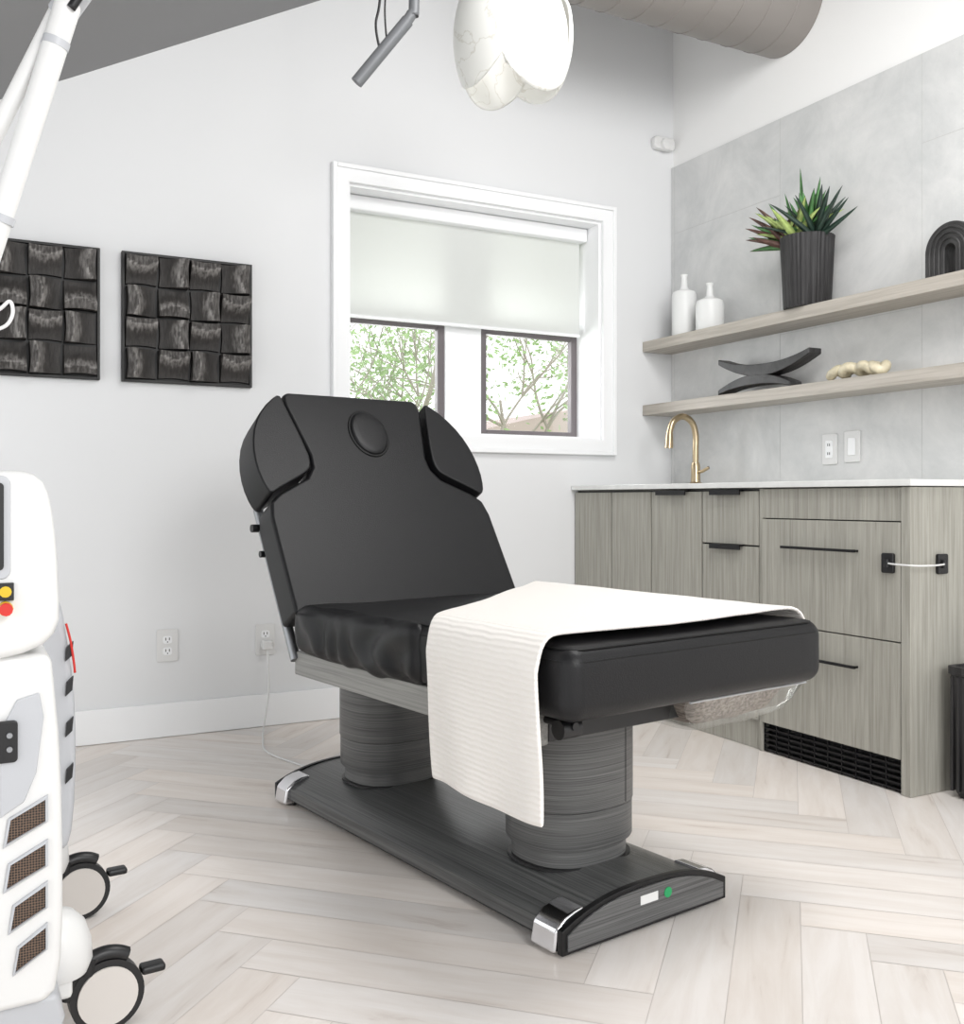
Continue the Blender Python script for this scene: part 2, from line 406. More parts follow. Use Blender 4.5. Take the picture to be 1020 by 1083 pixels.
box('cassette',WX0+.014,2.622,YB+.085,YB+.16,2.075,2.137,M['trim'],bl,bevel=.008)
def outlet(x,z,name='wall_outlet'):
    o=root(name,(x,YB-.001,z))
    prism('plate',rrect(-.038,.038,-.06,.06,.006),0,-.006,M['white'],o,fn=lambda a,b,d:(a,d,b),bevel=.002)
    for s in (-.021,.021):
        prism('socket',rrect(-.016,.016,s-.014,s+.014,.008),-.006,-.009,M['trim'],o,fn=lambda a,b,d:(a,d,b))
        boxes('slots',[(-.008,-.005,-.0095,-.0088,s-.002,s+.008),(.005,.008,-.0095,-.0088,s-.002,s+.008),(-.002,.002,-.0095,-.0088,s-.01,s-.006)],M['blk'],o)
    return o
outlet(.701,.337); outlet(1.068,.335)
def outlet_r(y,z,sw):
    o=root('light_switch' if sw else 'wall_outlet',(XR-.0125,y,z))
    prism('plate',rrect(-.037,.037,-.06,.06,.006),0,-.006,M['white'],o,fn=lambda a,b,d:(d,a,b),bevel=.002)
    if sw: prism('rocker',rrect(-.017,.017,-.034,.034,.003),-.006,-.010,M['trim'],o,fn=lambda a,b,d:(d,a,b),bevel=.002)
    else:
        prism('face',rrect(-.017,.017,-.034,.034,.003),-.006,-.009,M['trim'],o,fn=lambda a,b,d:(d,a,b))
        boxes('slots',[(-.0098,-.0088,-.006,-.003,.012,.022),(-.0098,-.0088,.003,.006,.012,.022),(-.0098,-.0088,-.006,-.003,-.022,-.012),(-.0098,-.0088,.003,.006,-.022,-.012)],M['blk'],o)
outlet_r(2.835,1.072,False); outlet_r(2.724,1.078,True)
ms=root('motion_sensor',(2.98,YB-.001,2.56))
prism('sensor_body',rrect(-.06,.06,-.03,.03,.02),0,-.035,M['white'],ms,fn=lambda a,b,d:(a,d,b),bevel=.008)
lathe('dome',[(.001,-.03),(.03,-.03),(.026,-.05),(.001,-.058)],(0,0,-.008),M['white'],ms,axis='Y',seg=24)

# ------------------------------------------------------------- art panels
def art(x0,nm,seed):
    rnd=random.Random(seed); W=.473; z0=1.302; z1=1.772
    o=root(nm,(x0,YB-.002,z0)); H=z1-z0; t=.010
    boxes('frame',[(0,t,-.024,0,0,H),(W-t,W,-.024,0,0,H),(t,W-t,-.024,0,0,t),(t,W-t,-.024,0,H-t,H),(t,W-t,-.010,0,t,H-t)],M['artf'],o,bevel=.0015)
    cw=(W-2*t)/4; ch=(H-2*t)/4; V=[];F=[];B=[]
    for i in range(4):
        for j in range(4):
            vert=(i+j)%2==0; fl=rnd.random()<.5; n=18; k=len(V)
            amp=rnd.uniform(.040,.052); bow=rnd.uniform(.08,.22); c0=rnd.uniform(.80,.88)
            for a in range(n+1):
                for b in range(n+1):
                    u=a/n; v=b/n
                    p=u if vert else v; q=v if vert else u
                    if fl: p=1-p
                    crest=c0-bow*math.sin(q*math.pi)
                    if p<crest: hgt=.10+.90*(p/crest)**2.0; br=.30+.70*max(0,1-abs(p-crest)/.38)  # br: painted highlight, strongest along the crest
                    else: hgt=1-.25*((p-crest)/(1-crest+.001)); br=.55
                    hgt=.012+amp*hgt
                    if a in(0,n) or b in(0,n): hgt=.001; br=0  # block edges painted dark, as shade in the gaps
                    uu,vv=u,v
                    if a==1: uu=.012
                    if a==n-1: uu=.988
                    if b==1: vv=.012
                    if b==n-1: vv=.988
                    wst=1-.08*math.sin((vv if vert else uu)*math.pi)
                    if vert: X=.5+(uu-.5)*.93*wst; Z=.5+(vv-.5)*.96
                    else: Z=.5+(vv-.5)*.93*wst; X=.5+(uu-.5)*.96
                    V.append((t+cw*(i+X),-.009-hgt,t+ch*(j+Z))); B.append(br)
            for a in range(n):
                for b in range(n):
                    F.append((k+a*(n+1)+b,k+(a+1)*(n+1)+b,k+(a+1)*(n+1)+b+1,k+a*(n+1)+b+1))
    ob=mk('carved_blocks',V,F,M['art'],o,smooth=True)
    at=ob.data.attributes.new('painted_highlight','FLOAT','POINT')
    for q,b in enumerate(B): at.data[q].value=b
    e=ob.modifiers.new('es','EDGE_SPLIT'); e.split_angle=R(34)
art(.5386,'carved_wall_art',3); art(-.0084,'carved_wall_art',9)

# ------------------------------------------------------------- cabinets
cb=root('base_cabinet')
XF=2.49
box('carcass',XF+.02,XR-.004,2.047,3.815,.1,.914,M['oak'],cb)
box('plinth',XF+.012,XR-.004,2.63,3.815,.001,.1,M['oak'],cb)
box('end_panel',XF-.005,XR-.004,2.012,2.045,.001,.914,M['oak'],cb,bevel=.001)
box('stile',XF,XF+.02,2.6255,2.640,.001,.914,M['oak'],cb,bevel=.001)
g=.0015
fronts=[(3.531,3.812,.104,.905),(3.255,3.527,.104,.905),(2.945,3.251,.104,.905),(2.644,2.941,.715,.905),(2.644,2.941,.41,.709),(2.644,2.941,.104,.404)]
for i,(a,b,c,d) in enumerate(fronts):
    box('front_%d'%(i+1),XF,XF+.019,a+g,b-g,c,d,M['oak'],cb,bevel=.0015)
box('rail_top',XF+.001,XF+.019,2.047,2.625,.812,.912,M['oak'],cb,bevel=.001)
box('drawer_big_1',XF-.006,XF+.019,2.048,2.622,.453,.808,M['oak'],cb,bevel=.0015)
box('drawer_big_2',XF-.006,XF+.019,2.048,2.622,.104,.449,M['oak'],cb,bevel=.0015)
box('gap_shadow',XF+.017,XF+.021,2.05,3.812,.1,.912,M['blk'],cb)
box('vent_box',XF+.03,XF+.2,2.05,2.622,.004,.1,M['blk'],cb)
boxes('vent_slats',[(XF+.006,XF+.03,2.05,2.622,.008+k*.018,.013+k*.018) for k in range(5)]+[(XF+.006,XF+.012,2.05+k*.0114,2.053+k*.0114,.004,.1) for k in range(0,51,5)],M['blkm'],cb)
def pull(y0,y1,z,xf=XF):
    boxes('pull',[(xf-.024,xf-.014,y0,y1,z-.004,z+.005),(xf-.016,xf,y0+.002,y0+.008,z-.003,z+.004),(xf-.016,xf,y1-.008,y1-.002,z-.003,z+.004)],M['blkm'],cb,bevel=.001)
pull(2.20,2.512,.716,XF-.006); pull(2.20,2.512,.356,XF-.006)
def tab(y0,y1,z):
    boxes('edge_pull',[(XF-.018,XF+.002,y0,y1,z,z+.004),(XF-.021,XF-.016,y0,y1,z-.014,z+.004)],M['blkm'],cb)
tab(3.02,3.20,.906); tab(2.72,2.88,.906); tab(2.72,2.88,.710)
ct=root('countertop')
box('quartz_slab',XF-.018,XR-.004,2.0,3.816,.9165,.9365,M['quartz'],ct,bevel=.002)
ck=root('cabinet_safety_lock')
prism('pad_a',rrect(-.022,.022,-.03,.03,.006),0,-.012,M['blk'],ck,fn=lambda a,b,d:(XF-.0065+d,2.085+a,.686+b),bevel=.003)
prism('pad_b',rrect(-.022,.022,-.03,.03,.006),0,-.012,M['blk'],ck,fn=lambda a,b,d:(2.615+a,2.0115+d,.684+b),bevel=.003)
tube('cable',[(XF-.016,2.085,.686),(XF-.03,2.05,.685),(XF-.02,1.985,.684),(2.53,1.975,.683),(2.59,1.983,.684),(2.615,2.0,.684)],.0028,M['white'],ck)
for p in ((XF-.018,2.085,.686),(2.615,1.998,.684)):
    tube('knob',[(p[0],p[1],p[2]-.012),(p[0],p[1],p[2]+.012)],.009,M['blk'],ck,straight=True)

fa=root('faucet',(2.90,3.47,.938))
lathe('base',[(.001,0),(.030,0),(.030,.008),(.022,.014),(.020,.03),(.020,.085),(.016,.1),(.001,.1)],(0,0,0),M['brass'],fa,seg=28)
tube('neck',[(0,0,.08),(0,0,.15),(0,0,.22),(-.02,0,.275),(-.07,0,.3),(-.12,0,.28),(-.142,0,.235),(-.146,0,.2)],.014,M['brass'],fa,res=10)
tube('spray_head',[(-.144,0,.225),(-.148,0,.16)],lambda t:.0155+.003*t,M['brass'],fa,straight=True)
tube('lever',[(0,-.012,.055),(0,-.05,.062),(0.0,-.085,.075)],.007,M['brass'],fa)

XS=2.872
for z1 in (1.615,1.317):
    s=root('floating_shelf'); box('board',XS,XR-.013,1.1,3.817,z1-.048,z1,M['oakh'],s,bevel=.0015)
S1=1.6155; S2=1.3175
XM=2.955
bt=root('bottle_vase',(XM,3.615,S1))
lathe('body',[(.001,0),(.052,0),(.056,.006),(.056,.19),(.05,.205),(.022,.215),(.015,.23),(.013,.27),(.017,.285),(.008,.286),(.008,.25),(.001,.25)],(0,0,0),M['ceramic'],bt)
bt=root('bottle_vase',(XM,3.44,S1))
lathe('body',[(.001,0),(.058,0),(.062,.006),(.062,.115),(.056,.135),(.022,.15),(.015,.16),(.013,.20),(.018,.213),(.008,.214),(.008,.18),(.001,.18)],(0,0,0),M['ceramic'],bt)
pp=root('potted_succulent',(2.934,2.85,S1))
lathe('pot',[(.001,0),(.084,0),(.088,.004),(.100,.26),(.102,.275),(.094,.276),(.092,.245),(.001,.245)],(0,0,0),M['charpot'],pp,seg=144,rib=lambda a:1+.016*(1 if math.sin(a*36)>0 else -1))
lathe('soil',[(.001,.24),(.092,.24),(.091,.252),(.001,.256)],(0,0,0),mat('soil',(48,40,34),.9),pp)
def leaves(name,specs,m):
    V=[];F=[]
    for (bx,by,bz,az,el,L,w,curl) in specs:
        n=9; d=Vector((math.cos(az),math.sin(az),0)); side=Vector((-math.sin(az),math.cos(az),0)); p=Vector((bx,by,bz-.01)); e=el; k=len(V)
        for i in range(n+1):
            t=i/n; ww=w*(math.sin(math.pi*min(1,(t*.75+.22)))**.7)*(1-t*.45) if i<n else .0006
            dirn=d*math.cos(e)+Vector((0,0,1))*math.sin(e); nrm=-d*math.sin(e)+Vector((0,0,1))*math.cos(e)
            for q in (p-side*ww+nrm*ww*.45,p-nrm*.15*ww,p+side*ww+nrm*ww*.45,p-nrm*ww*.5):
                q=q.copy(); q.x=min(q.x,.098); V.append(q)
            p=p+dirn*(L/n); e+=curl/n
        for i in range(n):
            a=k+i*4; b=a+4
            for q in ((0,1),(1,2),(2,3),(3,0)): F.append((a+q[0],a+q[1],b+q[1],b+q[0]))
    return mk(name,V,F,m,pp,smooth=True)
rn=random.Random(5)
def ros(cx,cy,n,L,w,elr,curl):
    return [(cx+rn.uniform(-.01,.01),cy+rn.uniform(-.01,.01),.26,i*2.4+rn.uniform(-.2,.2),R(rn.uniform(*elr)),L*rn.uniform(.75,1.1),w*rn.uniform(.8,1.15),curl*rn.uniform(.6,1.3)) for i in range(n)]
def clampx(sp):
    out=[]
    for s in sp:
        s=list(s)
        if math.cos(s[3])*s[5]*math.cos(s[4])>.06: s[4]=R(78); s[5]*=.9
        out.append(tuple(s))
    return out
leaves('leaves_agave',clampx(ros(-.01,-.01,14,.225,.024,(40,80),-.3)),M['g1'])
leaves('leaves_dark',clampx(ros(-.02,-.055,12,.22,.018,(20,65),-.2)),M['g3'])
leaves('leaves_pale',clampx(ros(-.04,.02,12,.20,.022,(25,65),-.3)),M['g2'])
leaves('leaves_bronze',clampx(ros(-.02,.06,12,.16,.028,(10,60),.2)),M['g4'])
leaves('leaves_tall',[(-.01,.01,.26,R(100),R(86),.30,.018,.05),(0,-.02,.26,R(-80),R(78),.25,.019,.1),(0,.03,.26,R(95),R(65),.24,.018,.2)],M['g1'])
leaves('leaves_left',[(-.01,.05,.26,R(100+k*12),R(10+k*10),.22,.026,-.15) for k in range(5)],M['g4'])
leaves('leaves_left_green',[(-.01,.05,.26,R(106+k*12),R(8+k*13),.20,.022,-.1) for k in range(5)],M['g1'])
leaves('leaves_right',[(-.01,-.05,.26,R(-85-k*8),R(22+k*11),.21,.018,.1) for k in range(5)],M['g3'])
ar=root('arch_sculpture',(XM,2.215,S1))
out=[]; Ro=.096; hh=.09; Ri=.02
for k in range(25):
    a=math.pi*k/24; out.append((Ro*math.cos(a),hh+Ro*math.sin(a)*.98))
out+=[(-Ro,0),(-Ri,0)]
for k in range(17):
    a=math.pi-math.pi*k/16; out.append((Ri*math.cos(a),hh+Ri*math.sin(a)))
out+=[(Ri,0),(Ro,0)]
prism('arch',out,-.03,.03,M['char'],ar,fn=lambda a,b,d:(d,a,b),bevel=.004)
for rr in (.04,.058,.076):
    tube('arch_rib',[(-.031,-rr,.004),(-.031,-rr,hh)]+[(-.031,-rr*math.cos(math.pi*k/14),hh+rr*math.sin(math.pi*k/14)) for k in range(1,14)]+[(-.031,rr,hh),(-.031,rr,.004)],.004,M['char'],ar,seg=8,straight=True)
cs=root('crescent_sculpture',(XM,3.09,S2))
def crescent(nm,L,th,z,sag,sgn,rot,x,yoff=0):
    n=24; top=[];bot=[]
    for k in range(n+1):
        t=-1+2*k/n; yy=t*L/2; c=sag*t*t*sgn; th2=th*(1-.55*abs(t)**1.5)
        top.append((yy,c+th2/2)); bot.append((yy,c-th2/2))
    pts=top+bot[::-1]; cr,sr=math.cos(rot),math.sin(rot)
    pts=[(a*cr-b*sr+yoff,a*sr+b*cr+z) for a,b in pts]
    prism(nm,pts,-.034,.034,M['char'],cs,fn=lambda a,b,d:(x+d,a,b),bevel=.004)
crescent('crescent_upper',.52,.05,.088,.054,1,R(1.5),0,0)
crescent('crescent_lower',.42,.044,.053,.036,-1,0,0,.05)
kn=root('stone_knot',(XM-.02,2.61,S2))
for i,(y,r) in enumerate(((.085,.03),(.02,.036),(-.055,.033),(-.1,.026))):
    V,F=tubedata([(r*math.cos(a)*.8,y+r*math.sin(a)*1.0,r*.55+.015+.010*math.sin(a*2+i)) for a in [2*math.pi*k/8 for k in range(8)]],.0185,12,6,True)
    mk('link_%d'%i,V,F,M['stone'],kn,smooth=True)

wb=root('waste_bin',(2.735,1.86,.001))
V=[];F=[]
def ring(hx,hy,z): return [(x,y,z) for x,y in rrect(-hx,hx,-hy,hy,.02,3)]
nr=len(ring(.1,.1,0))
lv=[(.118,.10,0),(.125,.107,.02),(.135,.115,.36),(.14,.12,.362),(.14,.12,.385),(.128,.108,.385),(.122,.10,.05)]
for hx,hy,z in lv: V+=ring(hx,hy,z)
for i in range(len(lv)-1):
    for k in range(nr): F.append((i*nr+k,i*nr+(k+1)%nr,(i+1)*nr+(k+1)%nr,(i+1)*nr+k))
F.append(tuple(range(nr))); F.append(tuple((len(lv)-1)*nr+k for k in range(nr)))
mk('bin_body',V,F,M['charpot'],wb)
rb=[]
for k in range(11):
    y=-.1+k*.02; rb.append((-.139,-.125,y-.004,y+.004,.02,.355))
    x=-.115+k*.023; rb.append((x-.004,x+.004,-.119,-.105,.02,.355))
boxes('ribs',rb,M['charpot'],wb,bevel=.001)

# ------------------------------------------------------------- ceiling things
dc=root('spiral_duct')
tube('duct',[(1.95,3.08,2.92),(XR-.002,3.08,2.92)],.205,M['duct'],dc,seg=56,straight=True)
for k in range(8):
    x=2.06+k*.125
    tube('seam_%d'%k,[(x,3.08+.205*math.cos(a),2.92+.205*math.sin(a)) for a in [2*math.pi*i/40 for i in range(40)]],.003,M['duct'],dc,seg=6,closed=True,straight=True)
sp=root('ceiling_spotlight')
tube('barrel',[(1.07,2.83,2.125),(1.205,2.757,2.31)],.019,M['pipe'],sp,seg=20,straight=True)
tube('elbow',[(1.195,2.762,2.297),(1.215,2.751,2.33),(1.222,2.748,2.37),(1.222,2.748,cz(1.222)-.012)],.016,M['pipe'],sp,seg=14)
tube('feed_cable',[(1.13,2.80,2.235),(1.12,2.80,2.30),(1.135,2.80,2.40),(1.15,2.80,cz(1.15)-.005)],.004,M['blk'],sp,seg=8)
tube('feed_cable_b',[(1.15,2.79,2.26),(1.145,2.79,2.34),(1.15,2.79,2.45),(1.16,2.79,cz(1.16)-.005)],.003,M['blk'],sp,seg=8)
pd=root('pendant_lamp',(1.385,2.435,2.15))
def petal(nm,az,rad,hw,hh,zc):
    n=24; V=[];F=[]
    for i in range(n+1):
        for j in range(n+1):
            u=-1+2*i/n; v=-1+2*j/n
            x=u*math.sqrt(1-v*v/2); y=v*math.sqrt(1-u*u/2)
            a=az+x*hw/rad
            # plate bows outward at mid height so the drum silhouette is rounded
            rr=rad*(1-.22*y*y)
            V.append((rr*math.cos(a),rr*math.sin(a),zc+y*hh))
    for i in range(n):
        for j in range(n): F.append((i*(n+1)+j,(i+1)*(n+1)+j,(i+1)*(n+1)+j+1,i*(n+1)+j+1))
    o=mk(nm,V,F,M['alab'],pd,smooth=True)
    s=o.modifiers.new('s','SOLIDIFY'); s.thickness=.008
base=math.atan2(-2.435,-1.385)
az=(-58,38,135,225)
petal('petal_1',base+R(az[0]),.168,.175,.155,.01)
petal('petal_2',base+R(az[1]),.156,.155,.155,-.015)
petal('petal_3',base+R(az[2]),.168,.175,.15,.02)
petal('petal_4',base+R(az[3]),.156,.17,.15,.0)
tube('stem',[(0,0,-.06),(0,0,cz(1.385)-2.15-.04)],.006,M['brass'],pd,straight=True)
lathe('hub',[(.001,-.07),(.012,-.065),(.018,-.03),(.018,.0),(.010,.02),(.001,.02)],(0,0,.06),M['brass'],pd,seg=20)
lathe('bulb',[(.001,-.05),(.022,-.04),(.028,-.02),(.022,0),(.001,.01)],(0,0,-.01),M['ceramic'],pd,seg=20)
for k in range(4):
    a=base+R(az[k]); tube('arm_%d'%k,[(0,0,.08),(.145*math.cos(a),.145*math.sin(a),.08)],.004,M['brass'],pd,straight=True)
lathe('canopy',[(.001,-.07),(.06,-.065),(.06,-.034),(.001,-.034)],(0,0,cz(1.385)-2.15),M['brass'],pd,seg=28)

# ------------------------------------------------------------- treatment bed
bed=root('treatment_bed',(1.278,1.522,0),R(9))
HX=.375
def wr(o,n):
    y=o.y; s=abs(n.x)
    k=max(0,min(1,(y-.35)/.15))
    if s>.3:
        fold=math.sin(y*62+5*noise.noise(Vector((y*5,o.z*10,1))))
        o=o+n*(.007*k*fold*max(0,1-abs(o.z-.535)/.07)+.012*k*noise.noise(Vector((y*9,o.z*12,0))))
    else: o=o+Vector((0,0,.006*noise.noise(Vector((o.x*5,y*6,2)))))
    if y>.85 and n.z>.3: o.z-=.015*((y-.85)/.2)
    return o
rbox('mattress_leg',-.352,.385,-.022,.5,.486,.62,.036,M['leather'],bed,n=(16,14,3))
rbox('mattress_seat',-.366,.378,.44,1.02,.486,.618,.034,M['leather'],bed,n=(16,60,6),disp=wr)
def loopseam(nm,x0,x1,y0,y1,z,r,parent):
    tube(nm,[(x,y,z) for x,y in rrect(x0,x1,y0,y1,r,5)],.0022,M['piping'],parent,seg=6,closed=True,straight=True)
loopseam('seam_top',-.349,.382,-.019,.495,.595,.036,bed)
loopseam('seam_edge',-.337,.370,-.007,.49,.6145,.032,bed)
ang=R(59); ce,se=math.cos(ang),math.sin(ang); Hy,Hz=1.0,.60
def bk(a,b,d): return (a,Hy+b*ce-d*se,Hz+b*se+d*ce)
half=[(.362,-.01),(.362,.27),(.352,.318),(.32,.345),(.225,.395),(.200,.43),(.196,.47),(.232,.64),(.232,.672),(.215,.686)]
pts=[(x,v) for x,v in half]+[(-x,v) for x,v in half[::-1]]
pad=prism('backrest_pad',pts,-.095,0,M['leather'],bed,fn=bk,bevel=.022,seg=5)
def inset_loop(pts,s=.012):
    n=len(pts);out=[]
    for i in range(n):
        a,b,c=Vector(pts[i-1]),Vector(pts[i]),Vector(pts[(i+1)%n])
        t=(c-a).normalized(); nn=Vector((-t.y,t.x)); out.append(b+nn*s)
    return out
tube('backrest_seam',[bk(p.x,p.y,-.0025) for p in inset_loop(pts,.02)],.0022,M['piping'],bed,seg=6,closed=True,straight=True)
for sgn,nm in ((-1,'left'),(1,'right')):
    wg=[(.210,.425),(.232,.402),(.325,.352),(.350,.335),(.365,.36),(.375,.42),(.370,.49),(.348,.56),(.308,.62),(.260,.663),(.246,.664),(.242,.645),(.206,.47)]
    wg=[(sgn*x,v) for x,v in wg]
    if sgn<0: wg=wg[::-1]
    wg=chaikin(wg,1)
    prism('wing_pad_'+nm,wg,-.100,.012,M['leather'],bed,fn=bk,bevel=.02,seg=5)
    tube('wing_seam_'+nm,[bk(p.x,p.y,.0098) for p in inset_loop(wg,.018)],.002,M['piping'],bed,seg=6,closed=True,straight=True)
def oval(rx,ry): return [(.016+rx*math.cos(2*math.pi*k/40),.55+ry*math.sin(2*math.pi*k/40)) for k in range(40)]
prism('face_plug_rim',oval(.066,.082),-.01,.004,M['piping'],bed,fn=bk,bevel=.003,seg=2)
V=[];F=[];ll=[(1,.003),(.985,.007),(.95,.010),(.86,.012),(.6,.013),(.25,.0135)]
for sc,d in ll: V+=[bk(.016+.060*sc*math.cos(2*math.pi*k/40),.55+.076*sc*math.sin(2*math.pi*k/40),d) for k in range(40)]
for i in range(len(ll)-1):
    for k in range(40): F.append((i*40+k,i*40+(k+1)%40,(i+1)*40+(k+1)%40,(i+1)*40+k))
F.append(tuple((len(ll)-1)*40+k for k in range(40)))
mk('face_plug',V,F,M['leather'],bed,smooth=True)
prism('back_plate',[(.30,-.02),(.30,.34),(.18,.42),(.18,.64),(-.18,.64),(-.18,.42),(-.30,.34),(-.30,-.02)],-.125,-.0955,M['blk'],bed,fn=bk,bevel=.004)
for s in (-1,1):
    tube('back_rail',[bk(s*.335,-.09,-.115),bk(s*.335,.36,-.115)],.014,M['steel'],bed,straight=True)
    tube('wing_knob',[bk(s*.33,.30,-.115),bk(s*.368,.30,-.115)],.011,M['blk'],bed,straight=True)
    tube('wing_knob_b',[bk(s*.33,.22,-.115),bk(s*.362,.22,-.115)],.009,M['blk'],bed,straight=True)
    tube('wing_stay',[bk(s*.12,.5,-.112),bk(s*.34,.5,-.112)],.010,M['steel'],bed,straight=True)
tube('piston',[(0,.8,.43),(0,1.16,.60)],.018,M['steel'],bed,straight=True)
box('frame_beam_left',-.335,-.295,.10,1.06,.425,.486,M['beam'],bed,bevel=.004)
box('frame_beam_right',.295,.335,.10,1.06,.425,.486,M['beam'],bed,bevel=.004)
box('frame_rear',-.295,.295,1.02,1.06,.43,.486,M['steel'],bed,bevel=.003)
box('frame_front',-.295,.295,.10,.14,.43,.486,M['blk'],bed,bevel=.003)
boxes('frame_deck',[(-.295,.295,.14,1.02,.468,.487)],M['blk'],bed)
tube('foot_knob',[(-.325,.04,.468),(-.28,.04,.468)],.018,M['blk'],bed,straight=True)
tube('foot_rod',[(-.30,.02,.474),(-.30,.14,.474)],.008,M['blk'],bed,straight=True)
for nm,y in (('front',.375),('rear',1.13)):
    def se_prof(prof,name,m):
        V=[];F=[];seg=64
        for r,z in prof:
            for k in range(seg):
                a=2*math.pi*k/seg; c,s=math.cos(a),math.sin(a); e=2/2.5
                V.append((math.copysign(abs(c)**e,c)*r,y+math.copysign(abs(s)**e,s)*r*.88,z))
        n=len(prof)
        for i in range(n-1):
            for k in range(seg): F.append((i*seg+k,i*seg+(k+1)%seg,(i+1)*seg+(k+1)%seg,(i+1)*seg+k))
        F.append(tuple(range(seg))); F.append(tuple((n-1)*seg+k for k in range(seg)))
        o=mk(name,V,F,m,bed,smooth=True); e=o.modifiers.new('e','EDGE_SPLIT'); e.split_angle=R(40)
    se_prof([(.139,.215),(.141,.219),(.141,.467)],'column_shell_'+nm,M['zebc'])
    se_prof([(.137,.135),(.139,.139),(.139,.214)],'column_collar_'+nm,M['zebc'])
    se_prof([(.126,.07),(.126,.136)],'column_core_'+nm,M['zebc'])
    se_prof([(.1265,.088),(.135,.09),(.135,.096),(.124,.097)],'column_ring_'+nm,M['blk'])
    boxes('column_joint_'+nm,[(.06,.0612,y-.1187,y-.110,.219,.467)],M['blk'],bed)
def crown(x,hw=.225,ze=.052,zc=.098):
    return ze+(zc-ze)*(1-(abs(x)/hw)**2.6)
prof=[(-.225,.022)]+[(-.225+.45*k/28,crown(-.225+.45*k/28)) for k in range(29)]+[(.225,.022)]
prism('base_cover',prof,.140,1.375,M['zebb'],bed,fn=lambda a,b,d:(a,d,b))
pr2=[(a*1.055,b+.003 if b>.03 else .008) for a,b in prof]
for nm,a,b in (('front',.128,.143),('rear',1.372,1.386)):
    prism('base_edge_'+nm,pr2,a,b,M['blkm'],bed,fn=lambda a_,b_,d:(a_,d,b_),bevel=.002,seg=2)
prism('base_end_panel',[(a*1.0,b-.006 if b>.03 else .016) for a,b in prof],.1245,.129,M['zebe'],bed,fn=lambda a,b,d:(a,d,b))
box('base_pan',-.215,.215,.165,1.365,.012,.024,M['blk'],bed)
for sx in (-1,1):
    for y0,y1,nm in ((.1435,.215,'f'),(1.305,1.371,'r')):
        pr=[(.165,.010),(.165,.083),(.190,.080),(.214,.072),(.238,.052),(.246,.010)]
        prism('chrome_corner',[(sx*a,b) for a,b in pr],y0,y1,M['chrome'],bed,fn=lambda a,b,d:(a,d,b),bevel=.006,seg=4)
        lathe('levelling_foot',[(.001,.001),(.02,.001),(.02,.008),(.008,.010),(.008,.02),(.001,.02)],(sx*.205,(y0+y1)/2,0),M['blk'],bed,seg=20)
box('label_white',-.03,.02,.1232,.1247,.058,.076,M['white'],bed)
tube('label_green',[(.05,.1230,.066),(.05,.1247,.066)],.011,M['green'],bed,straight=True)
def pouch(nm,x0,x1,y0,y1,zt,zb,m):
    V=[];F=[];nx,ny=14,8
    for i in range(nx+1):
        for j in range(ny+1):
            u=i/nx;v=j/ny
            prof_=1-(abs(2*v-1))**5; pu=1-(abs(2*u-1))**7
            V.append((x0+(x1-x0)*u,y0+(y1-y0)*v,zt-(zt-zb)*prof_*pu+.004*noise.noise(Vector((u*6,v*5,3)))))
    for i in range(nx):
        for j in range(ny): F.append((i*(ny+1)+j,(i+1)*(ny+1)+j,(i+1)*(ny+1)+j+1,i*(ny+1)+j+1))
    mk(nm,V,F,m,bed,smooth=True)
M['rope']=grain('woven_net',(96,84,76),(160,150,140),(120,20,160),0.7,0.6,0.4,0.6)
pouch('net_pouch',.03,.33,.03,.26,.478,.412,M['rope'])
pouch('clear_pouch',.0,.388,.015,.28,.482,.400,M['clear'])
tube('pouch_rim',[(.0,.02,.480),(.372,.02,.480),(.382,.035,.480),(.382,.27,.480),(.37,.28,.480),(.0,.28,.480)],.0025,M['grey'],bed,straight=True)

# ------------------------------------------------------------- towel
def towel():
    path=[(.390,.575),(.391,.605),(.379,.628),(.355,.634)]+[(.355-.682*k/20,.634) for k in range(1,21)]+[(-.344,.631),(-.360,.616),(-.367,.588)]+[(-.369,.588-.272*k/20) for k in range(1,21)]
    L=[0]
    for a,b in zip(path[:-1],path[1:]): L.append(L[-1]+math.hypot(b[0]-a[0],b[1]-a[1]))
    T=L[-1]; ns=80
    V=[];F=[];UV=[]
    for i,(x,z) in enumerate(path):
        b=L[i]/T
        top=max(0,min(1,(x+.375)/.75)); 
        hang=max(0,(.588-z)/.272) if x<0 else 0
        s1=(.385+(.93-.385)*top**1.1) - .035*hang+.003*math.sin(b*22)
        s0=.03+.010*math.sin(b*11) -.014*hang
        for j in range(ns+1):
            t=j/ns; s=s0+(s1-s0)*t
            ox=0;oz=0
            if hang>0:
                ox=-.003-.009*hang*(.5+.5*math.sin(t*10+1.0))-.006*hang*noise.noise(Vector((t*4,hang*1.5,5)))-.004*hang
                oz=-.006*math.sin(t*5)*hang
                s+=.006*hang*noise.noise(Vector((hang*2,t*2,1)))
            elif x>-.36 and x<.36:
                oz=.004*abs(noise.noise(Vector((x*5,s*5,4))))+.002
            V.append((x+ox,s,z+oz)); UV.append((s,b*T))
    n=len(path)
    for i in range(n-1):
        for j in range(ns): F.append((i*(ns+1)+j,(i+1)*(ns+1)+j,(i+1)*(ns+1)+j+1,i*(ns+1)+j+1))
    tw=root('towel',(1.278,1.522,0),R(9))
    o=mk('towel_cloth',V,F,M['towel'],tw,smooth=True)
    me=o.data; uv=me.uv_layers.new(name='UVMap')
    for l in me.loops: uv.data[l.index].uv=UV[l.vertex_index]
    s=o.modifiers.new('s','SOLIDIFY'); s.thickness=.008; s.offset=1
    ss=o.modifiers.new('ss','SUBSURF'); ss.levels=1; ss.render_levels=1
towel()

